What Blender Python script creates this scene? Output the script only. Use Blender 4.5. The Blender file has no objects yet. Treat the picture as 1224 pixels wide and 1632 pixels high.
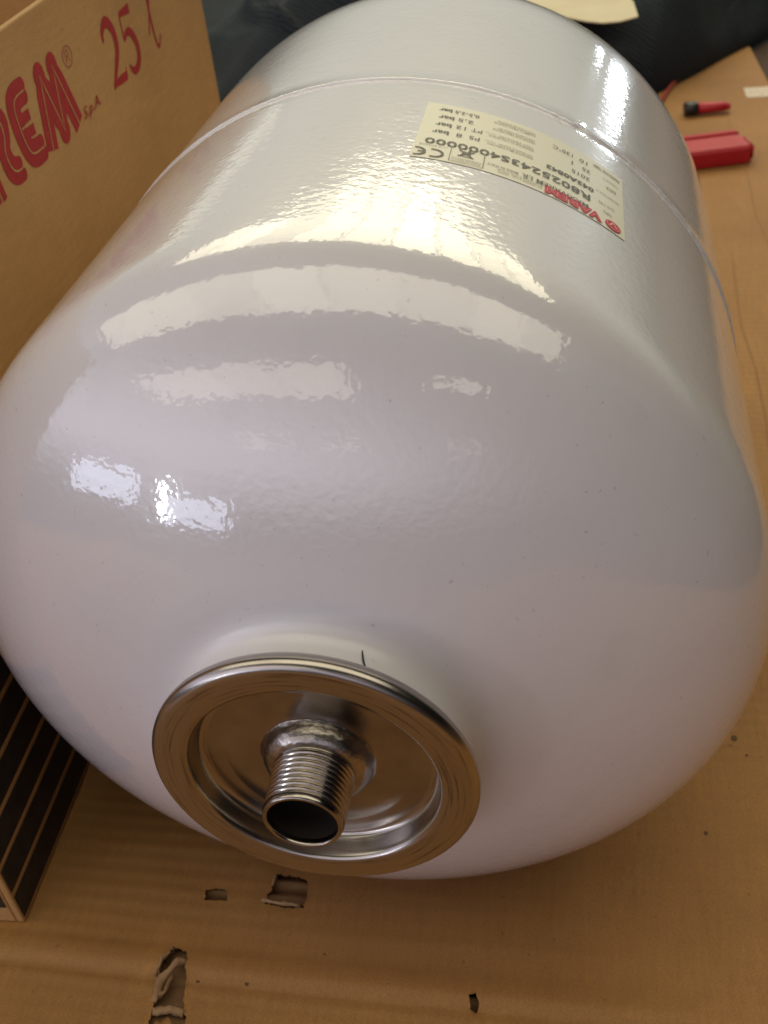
import bpy, bmesh, math, random
from mathutils import Vector, Matrix, noise
from mathutils.geometry import delaunay_2d_cdt
random.seed(7)
scn = bpy.context.scene
COL = scn.collection

# ------------------------------------------------------------------ camera
cam_d = bpy.data.cameras.new('camera'); cam = bpy.data.objects.new('camera', cam_d); COL.objects.link(cam)
M = Matrix(((0.98384735, -0.01888839, 0.17801016, 0.0787), (0.15115317, 0.62040115, -0.76958114, -0.2113),
            (-0.09590156, 0.78405717, 0.61323507, 0.4085), (0, 0, 0, 1)))
cam.matrix_world = M
cam_d.sensor_fit = 'VERTICAL'; cam_d.sensor_height = 36; cam_d.sensor_width = 27
cam_d.lens = 36 * 1724.3 / 1632
cam_d.clip_start = 0.02; cam_d.clip_end = 50
cam_d.dof.use_dof = True; cam_d.dof.focus_distance = 0.36; cam_d.dof.aperture_fstop = 20
scn.camera = cam
scn.view_settings.view_transform = 'Standard'; scn.view_settings.look = 'None'
scn.view_settings.exposure = 0.32; scn.view_settings.gamma = 1.0

# ------------------------------------------------------------------ room light
world = bpy.data.worlds.new("World"); scn.world = world; world.use_nodes = True
nt = world.node_tree; wb = nt.nodes['Background']; wb.inputs[1].default_value = 1.0
def wn(t, **kw):
    n = nt.nodes.new(t)
    for k, v in kw.items(): setattr(n, k, v)
    return n
wtc = wn('ShaderNodeTexCoord')
def side_glow(direction, lo, hi, z_hi, z_lo, col, k):
    """smooth world glow added to light the tank from one side, fading upwards"""
    d = wn('ShaderNodeVectorMath', operation='DOT_PRODUCT'); d.inputs[1].default_value = direction
    nt.links.new(wtc.outputs['Generated'], d.inputs[0])
    r = wn('ShaderNodeMapRange', interpolation_type='SMOOTHSTEP'); nt.links.new(d.outputs['Value'], r.inputs['Value'])
    r.inputs['From Min'].default_value = lo; r.inputs['From Max'].default_value = hi
    sp = wn('ShaderNodeSeparateXYZ'); nt.links.new(wtc.outputs['Generated'], sp.inputs[0])
    q = wn('ShaderNodeMapRange', interpolation_type='SMOOTHSTEP'); nt.links.new(sp.outputs['Z'], q.inputs['Value'])
    q.inputs['From Min'].default_value = z_hi; q.inputs['From Max'].default_value = z_lo
    lo_ = wn('ShaderNodeMapRange', interpolation_type='SMOOTHSTEP'); nt.links.new(sp.outputs['Z'], lo_.inputs['Value'])
    lo_.inputs['From Min'].default_value = -.10; lo_.inputs['From Max'].default_value = .22       # added glow fades near the floor to soften the mirrored horizon
    m0 = wn('ShaderNodeMath', operation='MULTIPLY'); nt.links.new(r.outputs[0], m0.inputs[0]); nt.links.new(lo_.outputs[0], m0.inputs[1])
    m = wn('ShaderNodeMath', operation='MULTIPLY'); nt.links.new(m0.outputs[0], m.inputs[0]); nt.links.new(q.outputs[0], m.inputs[1])
    c = wn('ShaderNodeVectorMath', operation='SCALE'); c.inputs[0].default_value = [v * k for v in col]; nt.links.new(m.outputs[0], c.inputs['Scale'])
    return c.outputs[0]
LEFT, FRONT, BACK, ROOM = 1.08, .12, .42, .003  # strengths of the added fill glows and of the even base
parts_ = [side_glow((-.76, -.65, 0), .10, 1.0, .75, .05, (.90, .86, 1.04), LEFT),
          side_glow((-.15, -.99, 0), .35, 1.0, .75, .05, (1.0, .92, .96), FRONT),
          side_glow((-.05, 1, 0), .2, 1.0, .75, .05, (.96, 1.0, .88), BACK)]
acc_ = None
for p_ in parts_:
    if acc_ is None: acc_ = p_; continue
    ad = wn('ShaderNodeVectorMath', operation='ADD'); nt.links.new(acc_, ad.inputs[0]); nt.links.new(p_, ad.inputs[1]); acc_ = ad.outputs[0]
ad = wn('ShaderNodeVectorMath', operation='ADD'); nt.links.new(acc_, ad.inputs[0]); ad.inputs[1].default_value = (ROOM, ROOM * .88, ROOM * .88)
nt.links.new(ad.outputs[0], wb.inputs[0])

P0 = Vector((0, 0.05, 0.27))
def area(name, c, sx, sy, col, rad, look=P0, xdir=None):
    """rectangular lamp of radiance rad, facing the tank"""
    L = bpy.data.lights.new(name, 'AREA'); L.shape = 'RECTANGLE'; L.size = sx; L.size_y = sy
    L.color = col; L.energy = rad * math.pi * sx * sy
    o = bpy.data.objects.new(name, L); COL.objects.link(o)
    z = (Vector(c) - Vector(look)).normalized()
    x = Vector(xdir) if xdir else Vector((0, 0, 1)).cross(z)
    x = (x - z * x.dot(z)).normalized(); y = z.cross(x)
    m = Matrix((x, y, z)).transposed().to_4x4(); m.translation = c; o.matrix_world = m
    return o
def ceiling(name, x0, x1, y0, y1, col, rad, H=1.6, n=1, gap=0.0, skew=0.0, vary=(.86, 1.12)):
    """horizontal lamp on the ceiling; x, y in units of the height; cut in n folds of varied brightness"""
    w = (x1 - x0) / n
    for i in range(n):
        a = x0 + i * w; b = a + w * (1 - gap * random.uniform(.5, 1.5))
        r = rad * random.uniform(*vary)
        cx, cy = (a + b) / 2 * H, (y0 + y1) / 2 * H + random.uniform(-.03, .03)
        o = area(name, (cx, cy + P0.y, P0.z + H), (b - a) * H, (y1 - y0) * H, col, r, look=(cx, cy + P0.y, 0), xdir=(1, skew, 0))
WARM = (1.0, 0.86, 0.62); CREAM = (1.0, .93, .78)
ceiling('skylight_overhead', -1.7, 1.15, -0.55, 0.15, (1, .92, .71), 1.25, n=9, gap=.02, vary=(.80, 1.12), skew=.06)
ceiling('skylight_back', -1.1, 0.95, 0.85, 2.45, (1, .92, .66), 3.2, n=9, gap=.05, vary=(.45, 1.3), skew=.05)
ceiling('skylight_front', -1.9, -0.08, -1.95, -1.3, (1, .92, .76), .8, n=4, gap=.02, skew=.1)
ceiling('skylight_low_a', -1.7, -1.05, -3.9, -3.5, (1, .88, .76), .45)
ceiling('skylight_low_b', -.6, -.1, -3.9, -3.5, (1, .88, .76), .6)
ceiling('skylight_low_c', .9, 1.5, -3.9, -3.5, (1, .88, .76), .35)
ceiling('skylight_spot', .45, .85, -1.6, -1.4, (1, .88, .74), 1.0)
area('window_left', (-1.02, -.72, .24), .34, .13, (.72, .78, 1.0), 2.4)
area('window_left', (-.72, -1.02, .19), .30, .12, (.72, .78, 1.0), 2.4)
area('window_left_gap', (-.83, -.96, .22), .05, .16, (.9, .95, 1.0), 13.0)
area('window_far', (.755, 2.4, .33), .12, .07, (.85, .93, 1.0), 24.0)
area('window_far', (.62, 2.4, .39), .03, .03, (.85, .93, 1.0), 30.0)
area('window_far', (-1.23, 2.4, .62), .6, .10, (1, .90, .72), .4)

# ------------------------------------------------------------------ materials
def mat(name, col, rough=.6, metal=0, **kw):
    m = bpy.data.materials.new(name); m.use_nodes = True
    b = m.node_tree.nodes['Principled BSDF']
    b.inputs['Base Color'].default_value = (*col, 1); b.inputs['Roughness'].default_value = rough
    b.inputs['Metallic'].default_value = metal
    for k, v in kw.items(): b.inputs[k.replace('_', ' ')].default_value = v
    return m
def nd(m, t, **kw):
    n = m.node_tree.nodes.new(t)
    for k, v in kw.items(): setattr(n, k, v)
    return n
def lk(m, a, b): m.node_tree.links.new(a, b)
def bsdf(m): return m.node_tree.nodes['Principled BSDF']
def add_noise(m, scale, c0, c1, bump=0, dist=.001, detail=5, stretch=(1, 1, 1), bscale=None, rough=None):
    tc = nd(m, 'ShaderNodeTexCoord'); mp = nd(m, 'ShaderNodeMapping'); mp.inputs['Scale'].default_value = stretch
    lk(m, tc.outputs['Object'], mp.inputs['Vector'])
    n = nd(m, 'ShaderNodeTexNoise'); n.inputs['Scale'].default_value = scale; n.inputs['Detail'].default_value = detail
    lk(m, mp.outputs[0], n.inputs['Vector'])
    r = nd(m, 'ShaderNodeValToRGB'); r.color_ramp.elements[0].position = .3; r.color_ramp.elements[1].position = .7
    r.color_ramp.elements[0].color = (*c0, 1); r.color_ramp.elements[1].color = (*c1, 1)
    lk(m, n.outputs['Fac'], r.inputs['Fac']); lk(m, r.outputs[0], bsdf(m).inputs['Base Color'])
    if bump:
        n2 = nd(m, 'ShaderNodeTexNoise'); n2.inputs['Scale'].default_value = bscale or scale; n2.inputs['Detail'].default_value = 3
        lk(m, mp.outputs[0], n2.inputs['Vector'])
        b = nd(m, 'ShaderNodeBump'); b.inputs['Strength'].default_value = bump; b.inputs['Distance'].default_value = dist
        lk(m, n2.outputs['Fac'], b.inputs['Height']); lk(m, b.outputs[0], bsdf(m).inputs['Normal'])
    return m
# white enamel with orange-peel relief; the spray is dry and matt round the neck
paint = mat('white_enamel', (.81, .80, .82), .3, IOR=1.5)
bsdf(paint).inputs['Coat Weight'].default_value = 1.0; bsdf(paint).inputs['Coat Roughness'].default_value = .035
bsdf(paint).inputs['Coat IOR'].default_value = 1.95
tc = nd(paint, 'ShaderNodeTexCoord')
tc_p = tc
n1 = nd(paint, 'ShaderNodeTexNoise'); n1.inputs['Scale'].default_value = 360; n1.inputs['Detail'].default_value = 1.5
n2 = nd(paint, 'ShaderNodeTexNoise'); n2.inputs['Scale'].default_value = 60; n2.inputs['Detail'].default_value = 1
lk(paint, tc.outputs['Object'], n1.inputs[0]); lk(paint, tc.outputs['Object'], n2.inputs[0])
mx = nd(paint, 'ShaderNodeMath', operation='MULTIPLY_ADD'); mx.inputs[1].default_value = .9
lk(paint, n2.outputs['Fac'], mx.inputs[0]); lk(paint, n1.outputs['Fac'], mx.inputs[2])
bp = nd(paint, 'ShaderNodeBump'); bp.inputs['Strength'].default_value = 1.0; bp.inputs['Distance'].default_value = .00008
lk(paint, mx.outputs[0], bp.inputs['Height'])
lk(paint, bp.outputs[0], bsdf(paint).inputs['Normal']); lk(paint, bp.outputs[0], bsdf(paint).inputs['Coat Normal'])

def pn(scale, det, p0, p1, a, b):
    n_ = nd(paint, 'ShaderNodeTexNoise'); n_.inputs['Scale'].default_value = scale; n_.inputs['Detail'].default_value = det; lk(paint, tc_p.outputs['Object'], n_.inputs[0])
    m_ = nd(paint, 'ShaderNodeMapRange'); lk(paint, n_.outputs['Fac'], m_.inputs[0])
    for k_, v_ in (('From Min', p0), ('From Max', p1), ('To Min', a), ('To Max', b)): m_.inputs[k_].default_value = v_
    return m_.outputs[0]
dust = pn(480, 1, .74, .80, 1.0, .80); cloud = pn(9, 4, .3, .7, .965, 1.02); smear = pn(38, 5, .62, .74, 1.0, .955)
d1 = nd(paint, 'ShaderNodeMath', operation='MULTIPLY'); lk(paint, dust, d1.inputs[0]); lk(paint, cloud, d1.inputs[1])
d2 = nd(paint, 'ShaderNodeMath', operation='MULTIPLY'); lk(paint, d1.outputs[0], d2.inputs[0]); lk(paint, smear, d2.inputs[1])
dsc = nd(paint, 'ShaderNodeVectorMath', operation='SCALE'); dsc.inputs[0].default_value = (.80, .775, .825); lk(paint, d2.outputs[0], dsc.inputs['Scale'])
lk(paint, dsc.outputs[0], bsdf(paint).inputs['Base Color'])
psp = nd(paint, 'ShaderNodeSeparateXYZ'); lk(paint, tc_p.outputs['Object'], psp.inputs[0])
pcb = nd(paint, 'ShaderNodeCombineXYZ'); lk(paint, psp.outputs['X'], pcb.inputs[0]); lk(paint, psp.outputs['Z'], pcb.inputs[1])
pln = nd(paint, 'ShaderNodeVectorMath', operation='LENGTH'); lk(paint, pcb.outputs[0], pln.inputs[0])
def radial(v0, v1, sock, r0=.056, r1=.085):
    m_ = nd(paint, 'ShaderNodeMapRange', interpolation_type='SMOOTHSTEP'); lk(paint, pln.outputs['Value'], m_.inputs[0])
    m_.inputs['From Min'].default_value = r0; m_.inputs['From Max'].default_value = r1
    m_.inputs['To Min'].default_value = v0; m_.inputs['To Max'].default_value = v1; lk(paint, m_.outputs[0], bsdf(paint).inputs[sock])
radial(.35, 1.0, 'Coat Weight', .050, .070); radial(.26, .055, 'Coat Roughness'); radial(.45, .24, 'Roughness')

CB0, CB1 = (.30, .140, .037), (.39, .192, .051)
def cardboard(name, c0, c1, flute, axis='Y', per=.0072, relief=.0004):
    """kraft liner: blotches, fibres, flecks, and the flutes showing through as faint ribs"""
    m = mat(name, c1, .72); tc = nd(m, 'ShaderNodeTexCoord')
    def noi(scale, det, stretch=(1, 1, 1), rough=.5):
        mp = nd(m, 'ShaderNodeMapping'); mp.inputs['Scale'].default_value = stretch; lk(m, tc.outputs['Object'], mp.inputs[0])
        n = nd(m, 'ShaderNodeTexNoise'); n.inputs['Scale'].default_value = scale; n.inputs['Detail'].default_value = det; n.inputs['Roughness'].default_value = rough
        lk(m, mp.outputs[0], n.inputs[0]); return n.outputs['Fac']
    def ramp(f, p0, p1, a, b):
        r = nd(m, 'ShaderNodeMapRange'); r.inputs['From Min'].default_value = p0; r.inputs['From Max'].default_value = p1
        r.inputs['To Min'].default_value = a; r.inputs['To Max'].default_value = b; lk(m, f, r.inputs[0]); return r.outputs[0]
    def math2(op, a, b):
        n = nd(m, 'ShaderNodeMath', operation=op); lk(m, a, n.inputs[0])
        if isinstance(b, float): n.inputs[1].default_value = b
        else: lk(m, b, n.inputs[1])
        return n.outputs[0]
    sp = nd(m, 'ShaderNodeSeparateXYZ'); lk(m, tc.outputs['Object'], sp.inputs[0])
    warp = math2('MULTIPLY', noi(6, 2), .006)
    ph = math2('MULTIPLY', math2('ADD', sp.outputs[axis], warp), 2 * math.pi / per)
    wave = nd(m, 'ShaderNodeMath', operation='SINE'); lk(m, ph, wave.inputs[0])
    patch = ramp(noi(5, 3), .4, .65, .15, 1.0)
    rib = math2('MULTIPLY', wave.outputs[0], patch)
    blot = noi(7, 5, rough=.6); fib = noi(420, 3, (1, .12, 1) if axis == 'Y' else (1, 1, 1)); grain = noi(1400, 2)
    mixc = nd(m, 'ShaderNodeMix', data_type='RGBA'); lk(m, ramp(blot, .3, .7, 0, 1), mixc.inputs['Factor'])
    mixc.inputs[6].default_value = (*c0, 1); mixc.inputs[7].default_value = (*c1, 1)
    k = math2('MULTIPLY', ramp(fib, .25, .75, .93, 1.07), ramp(grain, .2, .8, .80, 1.20))
    k = math2('MULTIPLY', k, ramp(rib, -1, 1, 1 - flute, 1 + flute * .5))
    fleck = ramp(noi(230, 1), .74, .80, 1.0, .75); k = math2('MULTIPLY', k, fleck)
    scuff = ramp(noi(26, 6, (1, .35, 1), .7), .60, .74, 1.0, 1.22); k = math2('MULTIPLY', k, scuff)
    sc = nd(m, 'ShaderNodeVectorMath', operation='SCALE'); lk(m, mixc.outputs[2], sc.inputs[0]); lk(m, k, sc.inputs['Scale'])
    lk(m, sc.outputs[0], bsdf(m).inputs['Base Color'])
    h = math2('ADD', math2('MULTIPLY', rib, .5), math2('MULTIPLY', fib, .35))
    bp = nd(m, 'ShaderNodeBump'); bp.inputs['Strength'].default_value = .6; bp.inputs['Distance'].default_value = relief
    lk(m, h, bp.inputs['Height']); lk(m, bp.outputs[0], bsdf(m).inputs['Normal'])
    return m
card = cardboard('corrugated_cardboard', CB0, CB1, .045)
card_box = cardboard('box_cardboard', (.46, .255, .090), (.54, .305, .110), .02, axis='Y', relief=.0001)
card_edge = add_noise(mat('cardboard_core', CB1, .85), 60, (.17, .085, .032), (.28, .155, .065), bump=.3, dist=.0005, bscale=300)
card_pale = add_noise(mat('torn_paper', (.5, .36, .2), .85), 90, (.26, .145, .06), (.42, .265, .135), bump=.5, dist=.001, bscale=400)
crease_m = mat('crease_brown', (.30, .15, .05), .8)
dot_m = mat('spot_brown', (.12, .06, .025), .8)
ink_black = add_noise(mat('black_print', (.012, .011, .012), .55), 120, (.009, .008, .009), (.030, .024, .021))
ink_red = add_noise(mat('red_print', (.42, .012, .014), .7), 150, (.34, .008, .010), (.42, .012, .016))
ink_inline = mat('inline_print', (.40, .13, .06), .7)
ink_thin = mat('thin_red_print', (.42, .12, .07), .7)
label_m = mat('label_paper', (.80, .77, .64), .4)
lab_black = mat('label_black', (.15, .145, .13), .6)
lab_grey = mat('label_grey', (.30, .28, .23), .6)
lab_red = mat('label_red', (.62, .03, .07), .5)
lab_pink = mat('label_pink', (.80, .35, .33), .5)
pen_m = mat('pen_ink', (.01, .01, .012), .4)

steel = mat('brushed_steel', (.62, .55, .50), .24, 1)
tc = nd(steel, 'ShaderNodeTexCoord'); sp = nd(steel, 'ShaderNodeSeparateXYZ'); lk(steel, tc.outputs['Object'], sp.inputs[0])
cb = nd(steel, 'ShaderNodeCombineXYZ'); lk(steel, sp.outputs['X'], cb.inputs[0]); lk(steel, sp.outputs['Z'], cb.inputs[1])
ln = nd(steel, 'ShaderNodeVectorMath', operation='LENGTH'); lk(steel, cb.outputs[0], ln.inputs[0])
an = nd(steel, 'ShaderNodeVectorMath', operation='NORMALIZE'); lk(steel, cb.outputs[0], an.inputs[0])
sc1 = nd(steel, 'ShaderNodeVectorMath', operation='SCALE'); lk(steel, an.outputs[0], sc1.inputs[0]); sc1.inputs['Scale'].default_value = 1.6
cc = nd(steel, 'ShaderNodeMath', operation='MULTIPLY'); cc.inputs[1].default_value = 900; lk(steel, ln.outputs['Value'], cc.inputs[0])
c3 = nd(steel, 'ShaderNodeCombineXYZ'); lk(steel, cc.outputs[0], c3.inputs[2])
va = nd(steel, 'ShaderNodeVectorMath', operation='ADD'); lk(steel, sc1.outputs[0], va.inputs[0]); lk(steel, c3.outputs[0], va.inputs[1])
sn = nd(steel, 'ShaderNodeTexNoise'); sn.inputs['Scale'].default_value = 1.5; sn.inputs['Detail'].default_value = 4; lk(steel, va.outputs[0], sn.inputs[0])
rp = nd(steel, 'ShaderNodeValToRGB'); rp.color_ramp.elements[0].position = .28; rp.color_ramp.elements[1].position = .46
rp.color_ramp.elements[0].color = (.22, .19, .17, 1); rp.color_ramp.elements[1].color = (.46, .42, .38, 1)
lk(steel, sn.outputs['Fac'], rp.inputs[0]); lk(steel, rp.outputs[0], bsdf(steel).inputs['Base Color'])
bp = nd(steel, 'ShaderNodeBump'); bp.inputs['Strength'].default_value = .25; bp.inputs['Distance'].default_value = .00008
lk(steel, sn.outputs['Fac'], bp.inputs['Height']); lk(steel, bp.outputs[0], bsdf(steel).inputs['Normal'])
steel_plain = add_noise(mat('worn_steel', (.5, .5, .47), .21, 1), 90, (.32, .29, .26), (.44, .40, .36), bump=.12, dist=.0001, bscale=160)
steel_weld = add_noise(mat('weld_steel', (.55, .45, .38), .27, 1), 200, (.26, .23, .20), (.50, .46, .41), bump=.7, dist=.0004, bscale=420)
steel_thread = add_noise(mat('thread_steel', (.50, .44, .38), .17, 1), 120, (.28, .25, .22), (.48, .43, .38), bump=.15, dist=.0002, bscale=300)
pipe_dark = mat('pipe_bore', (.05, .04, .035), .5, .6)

denim = mat('dark_denim', (.02, .028, .034), .9)
add_noise(denim, 500, (.004, .008, .012), (.012, .023, .034), bump=.6, dist=.0008, stretch=(1, .35, 1), bscale=900)
dtc = nd(denim, 'ShaderNodeTexCoord'); dwv = nd(denim, 'ShaderNodeTexWave'); dwv.wave_type = 'BANDS'; dwv.bands_direction = 'DIAGONAL'
dwv.inputs['Scale'].default_value = 75; dwv.inputs['Distortion'].default_value = 5; dwv.inputs['Detail'].default_value = 3; lk(denim, dtc.outputs['Object'], dwv.inputs[0])
dn = nd(denim, 'ShaderNodeTexNoise'); dn.inputs['Scale'].default_value = 16; dn.inputs['Detail'].default_value = 6; lk(denim, dtc.outputs['Object'], dn.inputs[0])
dm = nd(denim, 'ShaderNodeMath', operation='MULTIPLY'); lk(denim, dwv.outputs['Fac'], dm.inputs[0]); lk(denim, dn.outputs['Fac'], dm.inputs[1])
drp = nd(denim, 'ShaderNodeValToRGB'); drp.color_ramp.elements[0].position = .12; drp.color_ramp.elements[1].position = .55
drp.color_ramp.elements[0].color = (.003, .005, .009, 1); drp.color_ramp.elements[1].color = (.017, .030, .042, 1)
lk(denim, dm.outputs[0], drp.inputs[0]); lk(denim, drp.outputs[0], bsdf(denim).inputs['Base Color'])
wood = add_noise(mat('floor_wood', (.09, .045, .02), .85), 12, (.035, .016, .008), (.08, .038, .017), bump=.2, dist=.001, stretch=(8, 1, 1))
red_pl = add_noise(mat('red_plastic', (.46, .008, .02), .45), 200, (.40, .006, .016), (.50, .011, .026), bump=.1, dist=.0004)
blk_pl = mat('black_plastic', (.015, .015, .018), .35)
cream = add_noise(mat('cream_card', (.62, .54, .36), .6), 20, (.58, .50, .33), (.66, .58, .40))
white_tape = add_noise(mat('white_tape', (.66, .56, .47), .5), 200, (.5, .38, .26), (.74, .64, .56))

# ------------------------------------------------------------------ helpers
def link(name, me, m, parent=None, smooth=True):
    o = bpy.data.objects.new(name, me); COL.objects.link(o)
    if m: me.materials.append(m)
    if smooth:
        for p in me.polygons: p.use_smooth = True
    if parent: o.parent = parent
    return o
def mesh(name, vs, fs, m, parent=None, smooth=True):
    me = bpy.data.meshes.new(name); me.from_pydata([tuple(v) for v in vs], [], fs); me.validate()
    bm = bmesh.new(); bm.from_mesh(me); bmesh.ops.recalc_face_normals(bm, faces=bm.faces); bm.to_mesh(me); bm.free()
    return link(name, me, m, parent, smooth)
def thing(name, label, cat, loc=(0, 0, 0), rotz=0, group=None):
    o = bpy.data.objects.new(name, None); COL.objects.link(o); o.location = loc; o.rotation_euler = (0, 0, rotz)
    o['label'] = label; o['category'] = cat
    if group: o['group'] = group
    return o
def lathe_grid(rows, n, closed_ends=False):
    """rows: list of functions/points (y, r) or (y, r(theta)); axis +Y"""
    vs, fs = [], []
    for (y, r) in rows:
        for k in range(n):
            t = 2 * math.pi * k / n
            rr = r(t) if callable(r) else r
            yy = y(t) if callable(y) else y
            vs.append((rr * math.sin(t), yy, rr * math.cos(t)))
    for j in range(len(rows) - 1):
        for k in range(n):
            a = j * n + k; b = j * n + (k + 1) % n
            fs.append((a, b, b + n, a + n))
    return vs, fs
def box_bm(bm, c, s, bev=0, rot=None):
    g = bmesh.ops.create_cube(bm, size=1)
    bmesh.ops.scale(bm, verts=g['verts'], vec=s)
    if bev:
        es = list({e for v in g['verts'] for e in v.link_edges})
        r = bmesh.ops.bevel(bm, geom=es, offset=bev, segments=3, affect='EDGES')
        vv = list({v for f in r['faces'] for v in f.verts} | {v for v in g['verts'] if v.is_valid})
    else: vv = g['verts']
    if rot: bmesh.ops.rotate(bm, verts=vv, cent=(0, 0, 0), matrix=rot)
    bmesh.ops.translate(bm, verts=vv, vec=c)
def bm_obj(name, bm, m, parent=None, smooth=True):
    me = bpy.data.meshes.new(name); bm.to_mesh(me); bm.free(); return link(name, me, m, parent, smooth)

# ------------------------------------------------------------------ ground: wooden floor and the cardboard laid on it
fl = mesh('floor', [(-3, -2, -.008), (3, -2, -.008), (3, 4.5, -.008), (-3, 4.5, -.008)], [(0, 1, 2, 3)], wood, smooth=False)
fl['kind'] = 'structure'

sheet = thing('cardboard_sheet', 'flattened brown corrugated cardboard sheet under the white tank, punctured and creased along the front', 'cardboard sheet', (0, 0, 0))
mm = lambda l: [(a / 1000, b / 1000) for a, b in l]
def rough_loop(pts, amp, step=.0007, seed=0):
    out = []
    for i, (a, b) in enumerate(pts):
        c, d = pts[(i + 1) % len(pts)]
        L = math.hypot(c - a, d - b); n = max(1, int(L / step))
        for k in range(n):
            t = k / n; x = a + (c - a) * t; y = b + (d - b) * t
            nx, ny = (d - b) / L, -(c - a) / L
            w = noise.noise(Vector((x * 700 + seed, y * 700, 3.1))) * amp + noise.noise(Vector((x * 1500, y * 1500, seed))) * amp * .3
            out.append((x + nx * w, y + ny * w))
    return out
holes = {
 'a': rough_loop(mm([(-77.9, 36.3), (-75, 37.3), (-70, 37.8), (-68, 36.6), (-66.9, 32.3), (-76.8, 31.6)]), .0006),
 'b': rough_loop(mm([(-48.1, 47.0), (-35.5, 46.2), (-33.6, 43.0), (-33.0, 39.8), (-33.1, 32.0), (-40, 31.2), (-51.0, 32.6), (-49.0, 39.0)]), .0012, seed=4),
 'c': rough_loop(mm([(-79.0 + (x_ + 79.0) * (.80 + .15 * (y_ < -15)), y_) for x_, y_ in [(-82.8, 8.4), (-75.6, 6.8), (-72.6, -6.3), (-70.8, -14.0), (-68.4, -21.8), (-66.9, -32), (-81.7, -32.0), (-84.2, -23.5), (-84.6, -16.6), (-86.5, -7.7), (-88.6, 0.2), (-87.0, 5.2)]]), .0012, seed=9),
 'd': rough_loop(mm([(40.0, -0.2), (42.5, 0.9), (44.2, -2.7), (43.5, -5.8), (40.8, -4.6)]), .0005, step=.0009),
}
def zc(x, y):
    """height of the top paper: slow warp, one folded crease across the front, faint flute lines"""
    z = .0006 * noise.noise(Vector((x * 9, y * 7, 0))) + .0002 * noise.noise(Vector((x * 40, y * 60, 5)))
    yc = -.0045 - .010 * (x + .05) if x < .02 else -.0052 - .006 * (x - .02)
    d = y - yc
    z += .0026 * math.exp(-((d - .006) / .0075) ** 2) - .0020 * math.exp(-(d / .0022) ** 2)
    yc2 = -.052 + .05 * x; z -= .001 * math.exp(-((y - yc2) / .003) ** 2)
    for (yy, a) in ((.060, .0004), (.105, .0004), (.019, .0003)):
        z += a * math.exp(-((y - yy - .03 * x) / .004) ** 2)
    return z - .0002
outer = [(-.95, -.80), (.62, -.80), (.40, .5), (.30, .98), (.278, 1.092), (.2726, 1.2275), (.20, 1.32), (-.2, 1.45), (-.95, 1.4)]
def in_poly(x, y, P):
    c = False; j = len(P) - 1
    for i in range(len(P)):
        if (P[i][1] > y) != (P[j][1] > y) and x < (P[j][0] - P[i][0]) * (y - P[i][1]) / (P[j][1] - P[i][1]) + P[i][0]: c = not c
        j = i
    return c
pts, edges = [], []
def loop_in(P):
    s = len(pts); pts.extend(Vector(p) for p in P)
    edges.extend((s + i, s + (i + 1) % len(P)) for i in range(len(P)))
loop_in(outer)
for h in holes.values(): loop_in(h)
hb = list(holes.values())
def near_hole(x, y):
    for P in hb:
        if in_poly(x, y, P): return True
    return False
y = -.78
while y < 1.40:
    dy = .0022 if -.03 < y < .05 else (.006 if -.1 < y < .2 else .02)
    x = -.93
    dx = .006 if -.1 < y < .06 else .02
    while x < .6:
        if in_poly(x, y, outer) and not near_hole(x, y): pts.append(Vector((x + random.uniform(-.0002, .0002), y)))
        x += dx
    y += dy
V, Ed, F, *_ = delaunay_2d_cdt(pts, edges, [], 1, 1e-6)
fs = []
for f in F:
    cx = sum(V[i].x for i in f) / len(f); cy = sum(V[i].y for i in f) / len(f)
    if not near_hole(cx, cy) and in_poly(cx, cy, outer): fs.append(tuple(f))
vs = [(v.x, v.y, zc(v.x, v.y)) for v in V]
top = mesh('top_paper', vs, fs, card, sheet)
# paper thickness round the holes and the sheet's cut edge
for nm, P in list(holes.items()) + [('rim', outer)]:
    dep = .0005 if nm != 'rim' else .0055
    vs2, fs2 = [], []
    for (x, y) in P: vs2 += [(x, y, zc(x, y)), (x, y, zc(x, y) - dep)]
    n = len(P)
    for i in range(n): j = (i + 1) % n; fs2.append((2 * i, 2 * j, 2 * j + 1, 2 * i + 1))
    mesh('cut_edge', vs2, fs2, card if nm != 'rim' else card_edge, sheet, False)
# corrugated core under the tears (ribs run across)
def flutes(x0, x1, y0, y1, base=-.0040, amp=.0021, per=.0072):
    vs, fs = [], []; ny = int((y1 - y0) / (per / 14)); nx = max(3, int((x1 - x0) / .002))
    for j in range(ny + 1):
        y = y0 + (y1 - y0) * j / ny
        for i in range(nx + 1):
            x = x0 + (x1 - x0) * i / nx
            z = base + amp * (2 * abs(math.cos(math.pi * (y - .0009) / per)) ** .8 - 1) * (1 + .3 * noise.noise(Vector((x * 90, y * 90, 1)))) + .0006 * noise.noise(Vector((x * 130, y * 130, 7)))
            vs.append((x, y + .0012 * noise.noise(Vector((x * 60, y * 20, 2))), z))
    for j in range(ny):
        for i in range(nx):
            a = j * (nx + 1) + i; fs.append((a, a + 1, a + nx + 2, a + nx + 1))
    return mesh('corrugated_core', vs, fs, card_edge, sheet)
flutes(-.082, -.062, .028, .041); flutes(-.056, -.028, .028, .051); flutes(-.094, -.060, -.036, .012, -.0052, .0009, .0105); flutes(.036, .048, -.009, .004)
mesh('bottom_paper', [(-.9, -.7, -.0064), (.38, -.7, -.0064), (.26, 1.2, -.0064), (-.6, 1.3, -.0064)], [(0, 1, 2, 3)], card, sheet, False)
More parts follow.
